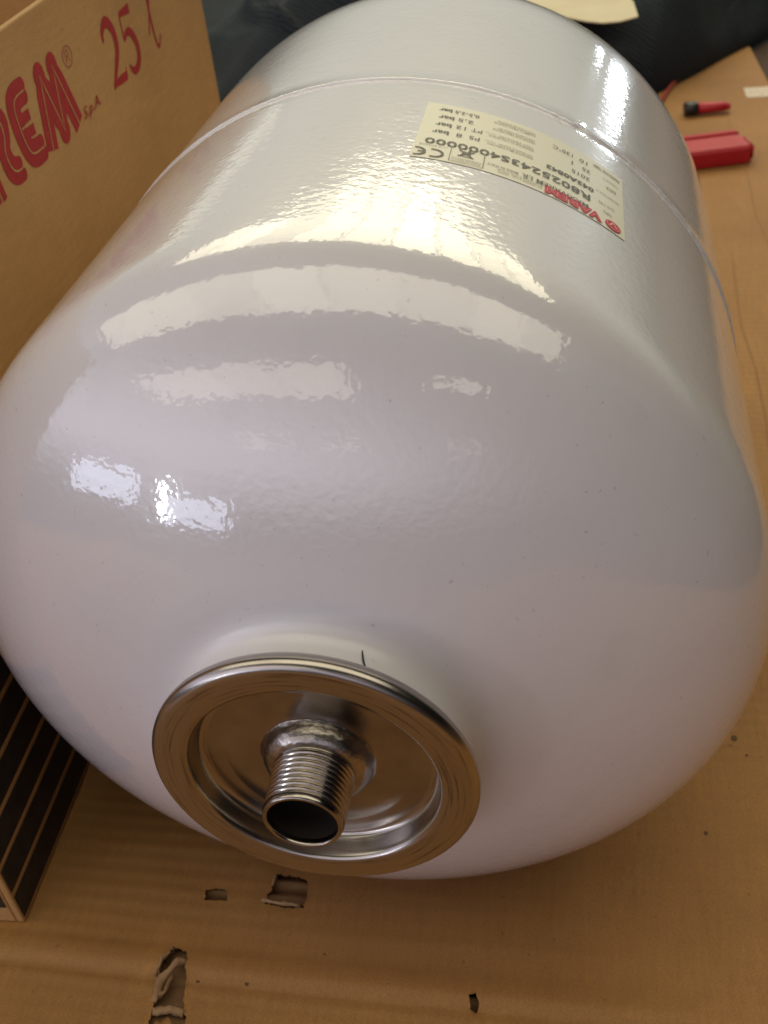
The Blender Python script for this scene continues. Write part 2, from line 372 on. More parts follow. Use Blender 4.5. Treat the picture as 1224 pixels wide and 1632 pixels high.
# torn, curled scraps still hanging at the tears
def curl(pts3, w0, w1, m, name='torn_flap', twist=.6, seed=0):
    vs, fs = [], []; n = 14
    P = [Vector(p) for p in pts3]
    for k in range(n + 1):
        t = k / n * (len(P) - 1); i = min(int(t), len(P) - 2); f = t - i
        c = P[i].lerp(P[i + 1], f); d = (P[i + 1] - P[i]).normalized()
        s = d.cross(Vector((0, 0, 1))).normalized(); a = twist * math.sin(k * .9 + seed)
        s = (s * math.cos(a) + Vector((0, 0, 1)) * math.sin(a))
        w = (w0 + (w1 - w0) * k / n) * (1 + .5 * noise.noise(Vector((k * .7, seed, 0))))
        for q in (-1, -.3, .4, 1):
            vs.append(c + s * w * q + Vector((0, 0, .0012 * (1 - q * q))) + Vector((0, 0, .0008 * noise.noise(Vector((k * .8, q * 2, seed))))))
    for k in range(n):
        for q in range(3): a = k * 4 + q; fs.append((a, a + 1, a + 5, a + 4))
    o = mesh(name, vs, fs, m, sheet)
    md = o.modifiers.new('thick', 'SOLIDIFY'); md.thickness = .0005
    return o
curl([(-.0855, -.0145, -.001), (-.0835, -.006, .0022), (-.0795, .001, .003), (-.0765, .0035, .001)], .0022, .0018, card_pale, seed=1)
curl([(-.0875, -.004, -.0005), (-.0862, .002, .002), (-.084, .0062, .0012)], .0010, .0009, card_pale, seed=3)
curl([(-.0835, .0078, -.001), (-.0828, .0076, .002), (-.0825, .0068, .0042)], .0007, .0004, card_pale, seed=5)
curl([(-.0845, -.0125, -.001), (-.081, -.0105, .0012), (-.0795, -.004, .0018)], .0016, .001, card_edge, seed=8)
curl([(-.084, -.0178, -.0015), (-.077, -.0165, -.0008), (-.0712, -.0172, -.0015)], .0016, .0016, card_pale, twist=.1, seed=2)
curl([(-.082, -.032, 0), (-.0785, -.026, .002), (-.074, -.0225, .001)], .004, .003, card, twist=.2, seed=6)
curl([(-.0515, .0335, .0004), (-.043, .0322, .0012), (-.0345, .0325, .0004)], .0008, .0009, card_pale, twist=.3, seed=4)
curl([(-.0488, .0465, -.001), (-.0482, .0440, .001), (-.0485, .0405, .0006)], .0008, .0007, card_pale, twist=.5, seed=7)
# long creases on the right: ribbons with groove shade in their colour; dark spots
def ribbon(P, w, m, name, parent, zoff=.0004):
    vs, fs = [], []; Q = []
    for i in range(len(P) - 1):
        for k in range(6): t = k / 6; Q.append((P[i][0] + (P[i + 1][0] - P[i][0]) * t, P[i][1] + (P[i + 1][1] - P[i][1]) * t))
    Q.append(P[-1])
    for i, (x, y) in enumerate(Q):
        a = Q[max(0, i - 1)]; b = Q[min(len(Q) - 1, i + 1)]; d = Vector((b[0] - a[0], b[1] - a[1])).normalized()
        ww = w * (.6 + .5 * abs(noise.noise(Vector((x * 50, y * 40, 2))))) * (min(1, i / 3 + .2)) * min(1, (len(Q) - 1 - i) / 3 + .2)
        for s in (-1, 0, 1):
            vx, vy = x - d.y * ww * s, y + d.x * ww * s
            vs.append((vx, vy, zc(vx, vy) + (zoff if s == 0 else .0001)))
    for i in range(len(Q) - 1):
        for s in range(2): a = i * 3 + s; fs.append((a, a + 1, a + 4, a + 3))
    return mesh(name, vs, fs, m, parent)
ribbon(mm([(198.6, 657.9), (195.2, 579.8), (194.0, 530.0), (197.4, 467.4), (196.9, 408.3), (195.5, 383.1), (194, 330)]), .0012, crease_m, 'crease', sheet)
ribbon(mm([(222, 980), (228.8, 841.0), (225.4, 729.8), (229.4, 674.3), (231, 560)]), .0012, crease_m, 'crease', sheet)
ribbon(mm([(227.2, 1100.7), (225.5, 955.9), (221, 900)]), .0015, crease_m, 'crease', sheet)
def dark_spot(x, y, r, n=9):
    vs = [(x, y, zc(x, y) + .0003)] + [(x + r * (1 + .35 * noise.noise(Vector((k, x * 99, 0)))) * math.cos(k * 2 * math.pi / n), y + 1.2 * r * math.sin(k * 2 * math.pi / n), zc(x, y) + .00015) for k in range(n)]
    mesh('dark_spot', vs, [(0, 1 + k, 1 + (k + 1) % n) for k in range(n)], dot_m, sheet)
for (x, y, r) in ((151.7, 137.1, 1.5), (134.9, 83.5, .9), (-49.0, -3.2, .9), (-69.4, -3.9, .9), (156.3, 127.4, .7), (-20, 12, .5), (168, 90, .6)): dark_spot(x / 1000, y / 1000, r / 1000)

# ------------------------------------------------------------------ the tank
R = .1436; Lf, nf = .0625, 1.7245; Lb, nb, L = .1109, 6.0, .3874; AX = R
tank = thing('expansion_tank', 'large white enamelled expansion tank lying on its side with steel flange and threaded pipe', 'expansion tank', (0, 0, AX))
def yfront(r): return Lf * (1 - (1 - (r / R) ** nf) ** (1 / nf))
NECK = [(-.0085, .040), (-.0085, .0455), (-.0060, .0448), (-.0020, .0452), (.0015, .0457), (.0042, .0465), (.0060, .0481), (.0070, .0503), (.0076, .0530), (.0080, .0562)]
rows = list(NECK)
def neck_r(y):
    for (ya, ra), (yb, rb) in zip(NECK[1:], NECK[2:]):
        if ya <= y <= yb: return ra + (rb - ra) * (y - ya) / max(1e-9, yb - ya)
    return .0455
for k in range(15):
    r = .0605 + (.138 - .0605) * k / 14; rows.append((yfront(r), r))
for k in range(1, 21):
    u = math.cos(math.pi / 2 * (k / 20)); yy = yfront(.138) + (Lf - yfront(.138)) * (1 - u)
    uu = (Lf - yy) / Lf; rows.append((yy, R * (1 - uu ** nf) ** (1 / nf)))
def smooth_rows(rows, y_a, y_b, w, step=.0012):
    """round the shoulder: moving average of the profile radius along y, window easing in and out"""
    def rad(y):
        return R if y >= Lf else R * (1 - ((Lf - y) / Lf) ** nf) ** (1 / nf)
    out = [q for q in rows if q[0] < y_a or q[1] < .1]; y = y_a
    while y < y_b:
        if y > out[-1][0] + 1e-4:
            e1 = max(0, min(1, (y - y_a) / .034)); e2 = max(0, min(1, (y_b - y) / .020)); ww = w * (e1 * e1 * (3 - 2 * e1)) * (e2 * e2 * (3 - 2 * e2))
            out.append((y, sum(rad(y + ww * (k / 12 - 1)) * (1 + math.cos(math.pi * (k / 12 - 1))) for k in range(25)) / sum(1 + math.cos(math.pi * (k / 12 - 1)) for k in range(25))))
        y += step
    return out
rows = smooth_rows(rows, .024, .094, .020)
LF2 = rows[-1][0]
YS = .2013
for k in range(1, 12): rows.append((LF2 + (YS - LF2) * k / 11, R))
rows.append((YS + .001, R - .0002))
for k in range(1, 7): rows.append((YS + .001 + (L - Lb - YS) * k / 6, R - .0002))
for k in range(1, 30):
    v = math.sin(math.pi / 2 * k / 29); rows.append((L - Lb + Lb * v, max(.002, (R - .0002) * (1 - v ** nb) ** (1 / nb))))
vs, fs = lathe_grid(rows, 192)
mesh('tank_body', vs, fs, paint, tank)
# weld seam bead with lumps
def bump_amt(t):
    d = math.degrees(t if t < math.pi else t - 2 * math.pi)
    g = math.exp(-((d - 42) / 22) ** 2)
    return .3 + 1.0 * g
N = 720; rows = []
for j in range(9):
    a = math.pi * j / 8
    def rf(t, a=a):
        w = .0006 + .0004 * bump_amt(t) * noise.noise(Vector((math.cos(t) * 42, math.sin(t) * 42, 1))) + .0003 * noise.noise(Vector((math.cos(t) * 120, math.sin(t) * 120, 4)))
        return R - .0006 + math.sin(a) * max(.0010, w * .6 + .0009)
    def yf(t, a=a):
        return YS + .0005 * bump_amt(t) * noise.noise(Vector((math.cos(t) * 30, math.sin(t) * 30, 9))) - math.cos(a) * .0012
    rows.append((yf, rf))
vs, fs = lathe_grid(rows, N); mesh('weld_seam', vs, fs, paint, tank)
# steel flange ring with rolled rim and sunk centre
rows = [(-.0060, .0465), (-.0052, .0490), (-.0056, .0500), (-.0070, .0509), (-.0084, .0512), (-.0096, .0511), (-.0107, .0505), (-.0115, .0496), (-.0119, .0486), (-.0120, .0470),
        (-.0120, .0440), (-.0120, .0415), (-.0118, .0405), (-.0113, .0397), (-.0104, .0392), (-.0090, .0389), (-.0060, .0386), (-.0045, .0383), (-.0036, .0377), (-.0031, .0368), (-.0030, .0355)]
vs, fs = lathe_grid(rows, 160); fl_o = mesh('flange', vs, fs, steel, tank)
rows = [(-.0030, .0355), (-.0029, .033), (-.0026, .0315), (-.0026, .030), (-.0028, .0285), (-.0028, .024), (-.0028, .017)]
vs, fs = lathe_grid(rows, 160); mesh('flange_plate', vs, fs, steel_plain, tank)
# weld collar
rows = []
for (y, r) in [(-.0026, .0186), (-.0032, .0179), (-.0044, .0174), (-.0058, .0168), (-.0070, .0159), (-.0080, .0148), (-.0086, .0136), (-.0086, .0122)]:
    rows.append((y, (lambda t, r=r, y=y: r + .0003 * noise.noise(Vector((math.cos(t) * 5, math.sin(t) * 5, y * 40))) + .0001 * noise.noise(Vector((math.cos(t) * 26, math.sin(t) * 26, y * 300))))))
vs, fs = lathe_grid(rows, 160); mesh('weld_collar', vs, fs, steel_weld, tank)
# threaded pipe: tapered, true helix
pitch = .00185; y0, y1 = -.0085, -.0252; n = 96; ny = 150; vs, fs = [], []
YE = -.0268
for j in range(ny + 1):
    y = y0 + (y1 - y0) * j / ny
    for k in range(n):
        t = 2 * math.pi * k / n
        ph = (y / pitch + t / (2 * math.pi)) % 1
        tri = 1 - abs(2 * ph - 1)
        fade = min(1, (j / ny) * 8) * min(1, (1 - j / ny) * 14)
        rr = .0128 - .0004 * (j / ny) - .0010 * (1 - min(1, tri * 1.35)) * fade
        vs.append((rr * math.sin(t), y, rr * math.cos(t)))
for j in range(ny):
    for k in range(n): a = j * n + k; b = j * n + (k + 1) % n; fs.append((a, b, b + n, a + n))
v2, f2 = lathe_grid([(y1, .0123), (-.0260, .0122), (-.0266, .0119), (YE, .0115), (YE, .0110), (-.0265, .0107), (-.0255, .0106), (-.020, .0106), (-.004, .0106)], n)
s = len(vs) - n
base = len(vs); vs += v2; fs += [tuple(i + base for i in f) for f in f2]
pipe = mesh('threaded_pipe', vs, fs, steel_thread, tank)
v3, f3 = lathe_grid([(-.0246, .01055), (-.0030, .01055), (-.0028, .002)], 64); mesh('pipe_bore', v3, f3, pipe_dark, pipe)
# short black pen stroke on the neck above the flange
vs, fs = [], []
for k in range(15):
    t = k / 14; x = .0214 - .0036 * (1 - t) - .0007 * math.sin(math.pi * t)
    w = .00030 * (math.sin(math.pi * (t * .85 + .12)) ** .6)
    yy = .0030 - .0082 * t; rad = neck_r(yy) + .0004
    for q in (-1, 1):
        xx = x + q * w; vs.append((xx, yy, math.sqrt(rad * rad - xx * xx)))
    if k: a = 2 * k - 2; fs.append((a, a + 1, a + 3, a + 2))
mesh('pen_mark', vs, fs, pen_m, tank)

# label: paper bent round the cylinder; u runs right in reading direction, v runs down
T0 = math.radians(39.5)
def wrap(u, v, off=.0004):
    t = T0 - u / R; r = R + off; return (r * math.sin(t), .1256 + v, r * math.cos(t))
vs, fs = [], []; nu, nv = 40, 8; W, H = .0758, .0515
for j in range(nv + 1):
    for i in range(nu + 1): vs.append(wrap(W * i / nu, -.0002 + H * j / nv, .0002))
for j in range(nv):
    for i in range(nu): a = j * (nu + 1) + i; fs.append((a, a + 1, a + nu + 2, a + nu + 1))
lab = mesh('label', vs, fs, label_m, tank)
acc = {}
def flat(key, polys):
    A = acc.setdefault(key, ([], []))
    for P in polys:
        b = len(A[0]); A[0].extend(P); A[1].append(tuple(range(b, b + len(P))))
def text(key, s, u0, v0, u1, h, off=.00045, bold=0):
    """s printed with its baseline-left at (u0, v0) mm, stretched to end at u1, cap height h mm"""
    c = bpy.data.curves.new('t', 'FONT'); c.body = s; c.size = 1; c.resolution_u = 2; c.offset = bold
    o = bpy.data.objects.new('t', c); COL.objects.link(o); dg = bpy.context.evaluated_depsgraph_get(); dg.update()
    me = bpy.data.meshes.new_from_object(o.evaluated_get(dg)); 
    xs = [v.co.x for v in me.vertices]
    if xs:
        xa, xb = min(xs), max(xs); k = (u1 - u0) / (xb - xa); kh = h / .70
        A = acc.setdefault(key, ([], [])); b = len(A[0])
        for v in me.vertices:
            u = u0 + (v.co.x - xa) * k; w = v0 - v.co.y * kh
            A[0].append(wrap(u / 1000, w / 1000, off))
        for p in me.polygons: A[1].append(tuple(b + i for i in p.vertices))
    bpy.data.objects.remove(o); bpy.data.curves.remove(c); bpy.data.meshes.remove(me)
def rect(key, u0, v0, u1, v1, off=.00045):
    n = max(1, int(abs(u1 - u0) / 2)); 
    for i in range(n):
        a = u0 + (u1 - u0) * i / n; b = u0 + (u1 - u0) * (i + 1) / n
        flat(key, [[wrap(a / 1e3, v0 / 1e3, off), wrap(b / 1e3, v0 / 1e3, off), wrap(b / 1e3, v1 / 1e3, off), wrap(a / 1e3, v1 / 1e3, off)]])
def arc(key, cx, cy, rx, ry, a0, a1, w, n=20, off=.00045):
    for i in range(n):
        p = []
        for (a, s) in ((a0 + (a1 - a0) * i / n, 1), (a0 + (a1 - a0) * (i + 1) / n, 1), (a0 + (a1 - a0) * (i + 1) / n, 0), (a0 + (a1 - a0) * i / n, 0)):
            q = math.radians(a); p.append(wrap((cx + (rx - w * s) * math.cos(q)) / 1e3, (cy - (ry - w * s) * math.sin(q)) / 1e3, off))
        flat(key, [p])
def disc(key, cx, cy, rx, ry, off=.00045, n=24):
    flat(key, [[wrap((cx + rx * math.cos(2 * math.pi * i / n)) / 1e3, (cy + ry * math.sin(2 * math.pi * i / n)) / 1e3, off) for i in range(n)]])
K, G, RD = 'black', 'grey', 'red'
disc(RD, 5.0, 4.2, 3.2, 3.4); arc('pink', 5.0, 4.2, 2.75, 2.9, 0, 360, .28, off=.00055)
flat('pink', [[wrap(a / 1e3, b / 1e3, .00055) for a, b in P] for P in (((3.0, 3.0), (4.0, 3.0), (5.3, 6.3), (4.7, 6.6)), ((6.0, 3.0), (7.0, 3.0), (5.3, 6.6), (4.8, 6.2)))])
text(RD, 'VAREM', 9.4, 6.0, 31.0, 5.0, bold=.075)
text('pink', 'VAREM', 10.1, 5.4, 30.2, 3.9, off=.00055, bold=-.03)
text(K, 'MAXIVAREM LR', 15.0, 7.9, 39.2, 2.6, off=.0006, bold=.012)
text(G, 'DI VARESE S.p.A.  35024', 32.0, 3.0, 47.0, 1.1); text(G, 'BOVOLENTA (PD) ITALIA', 32.0, 4.7, 47.5, 1.1)
text(G, 'MADE IN ITALY', 40.5, 7.2, 51.0, 1.5, bold=.01)
text(K, 'R8025243S4000000', 14.2, 17.0, 72.6, 4.6, bold=.012)
for (x0, x1) in ((52.0, 52.35), (63.2, 63.5)): rect(G, x0, 1.2, x1, 13.2)
rect(G, 52.35, .9, 63.2, 1.2)
text(G, 'SMALTIMENTO', 53.0, 3.1, 62.6, 1.0); text(G, 'DIFFERENZIATO', 53.0, 4.7, 62.6, 1.0)
# crossed-out wheeled bin
flat(K, [[wrap(a / 1e3, b / 1e3) for a, b in P] for P in (((56.2, 6.6), (60.2, 6.6), (59.9, 7.1), (56.5, 7.1)), ((56.5, 7.3), (57.0, 7.3), (57.4, 10.8), (56.9, 10.8)), ((59.4, 7.3), (59.9, 7.3), (59.5, 10.8), (59.0, 10.8)), ((56.9, 10.5), (59.5, 10.5), (59.5, 11.0), (56.9, 11.0)),
     ((55.4, 6.6), (55.9, 6.3), (61.0, 11.6), (60.5, 11.9)), ((60.6, 6.3), (61.1, 6.6), (55.9, 11.9), (55.4, 11.6)))])
disc(K, 57.3, 11.6, .55, .6); 
arc(K, 68.6, 4.6, 3.4, 3.5, 70, 290, .85); arc(K, 74.4, 4.6, 3.4, 3.5, 80, 280, .85); rect(K, 71.4, 4.2, 73.8, 5.0)
text(G, '1115 97/23/CE', 64.8, 11.6, 74.0, 1.2)
text(G, 'TIPO', 5.4, 12.4, 9.0, 1.7, bold=.01); text(G, 'Serial TYPE', 4.3, 18.0, 10.9, 1.6)
text(G, 'MATRICOLA N.', 2.3, 26.3, 12.0, 1.4); text(G, 'DATA', 3.4, 34.4, 7.6, 1.9, bold=.02)
text(G, 'Capacita L.', 2.2, 40.4, 9.3, 1.4); text(G, 'PRESSIONE TEMP.', 1.6, 47.4, 13.3, 1.8, bold=.02)
text(K, '043A0843', 12.8, 24.2, 31.2, 2.9, bold=.03)
text(K, '2015', 14.5, 31.4, 21.7, 2.9); text(K, '25', 14.3, 38.2, 17.6, 2.8); text(K, 'l', 21.4, 38.2, 21.9, 2.8)
text(K, '10', 15.6, 44.8, 18.9, 2.8); text(K, '130°C', 21.6, 44.6, 29.4, 2.9)
for i, (v, a, b) in enumerate(((24.2, 'PRESSIONE MAX ESERCIZIO', 'MAX WORKING PRESSURE'), (31.5, 'PRESSIONE DI COLLAUDO', 'TEST PRESSURE'), (38.6, 'PRESSIONE PRECARICA', 'PRECHARGE PRESSURE'), (45.2, 'CAMPO PRECARICA', 'PRECHARGE RANGE'))):
    text(G, a, 36.2, v, 52.4 - (i > 1) * .8, 1.25, bold=.005); text(G, b, 36.4, v + 1.9, 48.5 + i * .6, 1.15); 
    if i < 2: rect(G, 49.5 + i * .6, v + 1.4, 53.6, v + 1.6)
text(K, 'PS', 55.1, 25.9, 58.7, 3.0); text(K, '8', 61.1, 25.4, 63.1, 3.0); text(K, 'bar', 65.6, 25.2, 71.3, 3.0, bold=.02)
text(K, 'PT', 54.8, 33.2, 58.6, 3.0); text(K, '12', 60.5, 32.6, 63.9, 3.0); text(K, 'bar', 65.4, 32.4, 71.0, 3.0, bold=.02)
text(K, '2,5', 58.4, 39.8, 63.8, 3.0); text(K, 'bar', 65.2, 39.6, 70.7, 3.0, bold=.02)
text(K, '0,5-3,5', 56.9, 46.6, 65.6, 2.6, bold=.01); text(K, 'bar', 66.6, 46.6, 71.2, 2.6, bold=.03)
for key, m_ in ((K, lab_black), (G, lab_grey), (RD, lab_red), ('pink', lab_pink)):
    o = mesh({'black': 'black_lettering', 'grey': 'small_print', 'red': 'red_logo', 'pink': 'logo_inline'}[key], acc[key][0], acc[key][1], m_, lab, False)
    if key == 'grey': o['kind'] = 'stuff'

# ------------------------------------------------------------------ the cardboard carton on the left
TH = math.atan(-.0401)          # its long side is turned slightly from the tank
carton = thing('cardboard_box', 'upright brown cardboard carton with red lettering and black stripes, standing left of the tank', 'cardboard box', (-.1514, 0, .0008))
carton.rotation_euler = (0, 0, -TH)   # local y runs along the printed side
cs = math.cos(TH)
YN, YF, ZT, WD = .0132 / cs, .528 / cs, .3050, .32
def wall(name, p0, p1, z0, z1, t=.0035, out=(1, 0)):
    """upright corrugated wall from p0 to p1 (outer face), thickness inward"""
    n = Vector(out) * -t; vs = []
    for (a, b) in (p0, p1):
        for (q, z) in ((0, z0), (0, z1), (1, z1), (1, z0)): vs.append((a + n.x * q, b + n.y * q, z))
    fs = [(0, 1, 2, 3), (7, 6, 5, 4), (0, 4, 5, 1), (1, 5, 6, 2), (2, 6, 7, 3), (3, 7, 4, 0)]
    o = mesh(name, vs, fs, card_box, carton, False)
    md = o.modifiers.new('b', 'BEVEL'); md.width = .0009; md.segments = 2
    return o
side = wall('side_panel', (0, YN), (0, YF), 0, ZT)
wall('side_panel', (-WD, YN), (-WD, YF), 0, ZT, out=(-1, 0))
front = wall('end_panel', (-WD + .0036, YN), (-.0036, YN), 0, ZT, out=(0, -1))
wall('end_panel', (-WD + .0036, YF), (-.0036, YF), 0, ZT, out=(0, 1))
mesh('bottom_panel', [(-WD + .004, YN + .004, .003), (-.004, YN + .004, .003), (-.004, YF - .004, .003), (-WD + .004, YF - .004, .003)], [(0, 1, 2, 3)], card_box, carton, False)
def plate(name, P, m, parent, off=.0004):     # flat print on the printed side: P in (y, z)
    vs = [(off, y / cs, z) for (y, z) in P]; return mesh(name, vs, [tuple(range(len(P)))], m, parent, False)
def strokes(name, lines, m, parent, off):
    """print made of round-ended strokes: each line = (points in mm (y, z), width mm or list)"""
    vs, fs = [], []
    for P, w in lines:
        P = [Vector((a / cs, b)) for a, b in P]; ws = w if isinstance(w, list) else [w] * len(P)
        Q = []; W_ = []
        for i in range(len(P) - 1):
            for k in range(4): Q.append(P[i].lerp(P[i + 1], k / 4)); W_.append(ws[i] + (ws[i + 1] - ws[i]) * k / 4)
        Q.append(P[-1]); W_.append(ws[-1])
        b = len(vs)
        for i in range(len(Q)):
            d = (Q[min(i + 1, len(Q) - 1)] - Q[max(i - 1, 0)]).normalized(); nrm = Vector((-d.y, d.x)) * W_[i] / 2
            vs += [(off + len(vs) * 2e-8, (Q[i].x + nrm.x) / 1e3, (Q[i].y + nrm.y) / 1e3), (off + len(vs) * 2e-8, (Q[i].x - nrm.x) / 1e3, (Q[i].y - nrm.y) / 1e3)]
            if i: a = b + 2 * i; fs.append((a - 2, a - 1, a + 1, a))
        for i in list(range(4, len(Q) - 1, 4)):         # round joins
            c = len(vs)
            for k in range(12): vs.append((off + c * 2e-8 + 1e-6, (Q[i].x + W_[i] / 2 * math.cos(k * math.pi / 6)) / 1e3, (Q[i].y + W_[i] / 2 * math.sin(k * math.pi / 6)) / 1e3))
            fs.append(tuple(range(c, c + 12)))
    return mesh(name, vs, fs, m, parent, False)
def smooth(P, n=2):
    for _ in range(n):
        Q = [P[0]]
        for a, b in zip(P, P[1:]): Q += [(a[0] * .75 + b[0] * .25, a[1] * .75 + b[1] * .25), (a[0] * .25 + b[0] * .75, a[1] * .25 + b[1] * .75)]
        Q.append(P[-1]); P = Q
    return P
# black stripes along the foot of the side and the end
for k in range(6):
    z0 = .0026 + k * .0180; z1 = z0 + .0150
    plate('black_stripe', [(.0142, z0 + .0002), (.515, z0 + .0004), (.515, z1), (.0142, z1)], ink_black, side)
for (z0, z1) in ((.0115, .034), (.0372, .052), (.055, .07), (.073, .088), (.091, .106)):
    vs = [(-.0048, YN - .0004, z0), (-.31, YN - .0004, z0), (-.31, YN - .0004, z1), (-.0048, YN - .0004, z1)]
    mesh('black_stripe', vs, [(0, 1, 2, 3)], ink_black, front, False)
Mp = [(249.3, 248.4), (256.2, 279.0), (267.3, 251.5), (272.0, 279.0), (285.3, 248.0)]
Eo = smooth([(237.1, 281.6), (226, 282.0), (220.0, 278.7), (219.6, 268.8), (222.6, 256.6), (228.8, 250.9), (241.3, 250.6)])
Ei = smooth([(237.0, 276.8), (228.5, 276.8), (225.6, 274), (226.8, 262), (229.6, 256.6), (240.6, 256.0)])
R1 = smooth([(186, 281), (203, 281.5), (212.5, 276.5), (210.5, 268.8), (206.6, 264.5), (208.6, 257.6), (214.5, 256.0)])
R2 = smooth([(188, 276), (200, 276.2), (205.0, 273.0), (203.8, 267.9), (200.6, 263.0), (202.6, 255.0), (207.6, 251.0), (215.8, 250.6)])
red = [(Mp, 12.4), (Eo, 6.6), (Ei, 6.2), ([(226.0, 269.6), (236.4, 269.4)], 4.6), ([(226.0, 263.2), (237.4, 262.8)], 4.6),
       (R1, 5.4), (R2, 5.4), ([(181, 281), (186, 248.5)], 5.0), ([(187, 277), (192.5, 248.5)], 4.0), ([(186, 266), (200, 266)], 6),
       ([(140, 248.5), (156, 279), (172, 248.5)], 9.2), ([(148, 259), (166, 259)], 5), ([(105, 283), (122, 252), (138, 283)], 9.2)]
strokes('red_lettering', red, ink_red, side, .00016)
inl = [(Mp, .9), (smooth([(237.0, 279.2), (227.5, 279.4), (222.9, 276.5), (223.3, 266), (225.8, 256.5), (230.1, 253.7), (241.1, 253.2)]), .8), ([(224.8, 266.4), (236.6, 266.4)], .8),
       (smooth([(187, 278.5), (202, 278.8), (208.5, 274.8), (207.2, 268.4), (203.6, 263.8), (205.6, 256.4), (209.6, 253.6), (215.2, 253.3)]), .8),
       ([(183.5, 279), (189.5, 249)], .7), ([(140, 248.5), (156, 279), (172, 248.5)], .9), ([(105, 283), (122, 252), (138, 283)], .9)]
strokes('lettering_inline', inl, card_box, side, .00032)
circ = [(291.9 + 5.6 * math.cos(t * math.pi / 12), 277.6 + 4.6 * math.sin(t * math.pi / 12)) for t in range(25)]
strokes('registered_mark', [(circ, .9), ([(289.9, 274.9), (289.9, 280.2), (292.8, 280.3), (294.0, 279.0), (292.6, 277.8), (290, 277.6)], .8), ([(291.8, 277.6), (294.2, 274.9)], .8)], ink_thin, side, .00016)
def side_text(s, y0, z0, y1, h, m, nm):
    c = bpy.data.curves.new('t', 'FONT'); c.body = s; c.size = 1; c.resolution_u = 2; c.shear = .3
    o = bpy.data.objects.new('t', c); COL.objects.link(o); dg = bpy.context.evaluated_depsgraph_get(); dg.update()
    me = bpy.data.meshes.new_from_object(o.evaluated_get(dg)); xs = [v.co.x for v in me.vertices]; xa, xb = min(xs), max(xs)
    vs = [(.0005, (y0 + (v.co.x - xa) / (xb - xa) * (y1 - y0)) / 1e3 / cs, (z0 + v.co.y / .7 * h) / 1e3) for v in me.vertices]
    fs = [tuple(p.vertices) for p in me.polygons]; bpy.data.objects.remove(o); bpy.data.curves.remove(c); bpy.data.meshes.remove(me)
    mesh(nm, vs, fs, m, side, False)
side_text('S.p.A.', 292.5, 247.6, 318.0, 5.4, ink_red, 'company_suffix')
two = smooth([(340.6, 271.6), (341.2, 275.2), (347.0, 279.0), (353.2, 277.2), (358.6, 270.4), (357.6, 262.3), (349.6, 254.8), (341.3, 247.6)])
n2_ = len(two); w2 = [2.6 + 3.6 * math.sin(math.pi * min(1, max(0, i / (n2_ - 1))) ) ** 1.5 for i in range(n2_)]
five = smooth([(371.2, 263.6), (376, 266.6), (383.0, 265.2), (389.0, 257.8), (388.4, 250.6), (382.1, 246.2), (374.6, 246.4), (370.4, 250.6)])
n5 = len(five); w5 = [2.0 + 3.8 * math.sin(math.pi * (i / (n5 - 1))) ** 1.3 for i in range(n5)]
ell = smooth([(412, 255), (421, 268), (427.5, 280), (425, 284.5), (420.5, 280), (419.4, 262), (421.5, 247.5), (425.5, 245.2), (431.5, 251)])
strokes('volume_lettering', [(two, w2), ([(341.2, 248.8), (352, 248.6), (363.2, 248.0)], [2.4, 4.4, 4.8]), ([(363.0, 246.6), (364.0, 252.0)], [1.4, 1.0]),
    ([(371.6, 276.4), (388.0, 275.8)], [3.0, 5.2]), ([(371.2, 277), (370.6, 263.6)], 1.5), (five, w5)], ink_red, side, .00016)
strokes('litre_lettering', [(ell, [1.4 + 1.6 * math.sin(math.pi * i / (len(ell) - 1)) for i in range(len(ell))])], ink_red, side, .00016)

# ------------------------------------------------------------------ dark denim behind the tank
def fold(x, y):
    """long rounded drapes with a few pinched creases"""
    wx = x + .10 * noise.noise(Vector((x * 4, y * 4, 8))); wy = y + .10 * noise.noise(Vector((x * 4, y * 4, 2)))
    def drape(u, v, q): return .5 + .5 * math.cos(6.28 * (u + .35 * noise.noise(Vector((u * 1.3, v * 1.3, q)))))
    a = drape(wx * 3.1 + wy * 2.2, wy, .3) ** 1.6
    b = drape(wx * 6.5 - wy * 4.2, wx, 1.7) ** 2.2 * (.4 + noise.noise(Vector((x * 6, y * 6, 6))))
    c = max(0, 1 - abs(noise.noise(Vector((wx * 8 + wy * 11, wy * 5 - wx * 3, 4.4)))) * 5) ** 1.5
    return .052 * a + .030 * b + .018 * c
def edge_y(x):
    if x < -.1: return 1.02 + .05 * noise.noise(Vector((x * 3, 0, 0)))
    return 1.03 + max(0, x + .1) ** 1.0 * .12 + max(0, x - .15) * 1.3 + .012 * noise.noise(Vector((x * 14, 3, 0)))
vs, fs = [], []; nx, ny = 300, 200; X0, X1 = -1.1, .34
for j in range(ny + 1):
    for i in range(nx + 1):
        x = X0 + (X1 - X0) * i / nx; v = (j / ny) ** 1.3; e = edge_y(x); y = e + .95 * v
        ins = min(1, v * 9) ** .5 * min(1, max(0, (X1 - .03 * math.sin(y * 17) - x) / .08)) ** .5
        z = -.004 + ins * (.055 + .09 * min(1, v * 2.2) + fold(x, y))
        vs.append((x - .02 * ins * math.sin(y * 9), y - .02 * ins * (1 - min(1, v * 9)), max(-.006, z)))
for j in range(ny):
    for i in range(nx): a = j * (nx + 1) + i; fs.append((a, a + 1, a + nx + 2, a + nx + 1))
den = mesh('denim_cloth', vs, fs, denim); den['label'] = 'crumpled heap of dark blue denim cloth behind the tank'; den['category'] = 'cloth'
def dz(x, y):
    best = min(range(len(vs)), key=lambda i: (vs[i][0] - x) ** 2 + (vs[i][1] - y) ** 2); return vs[best][2]
denvs = vs
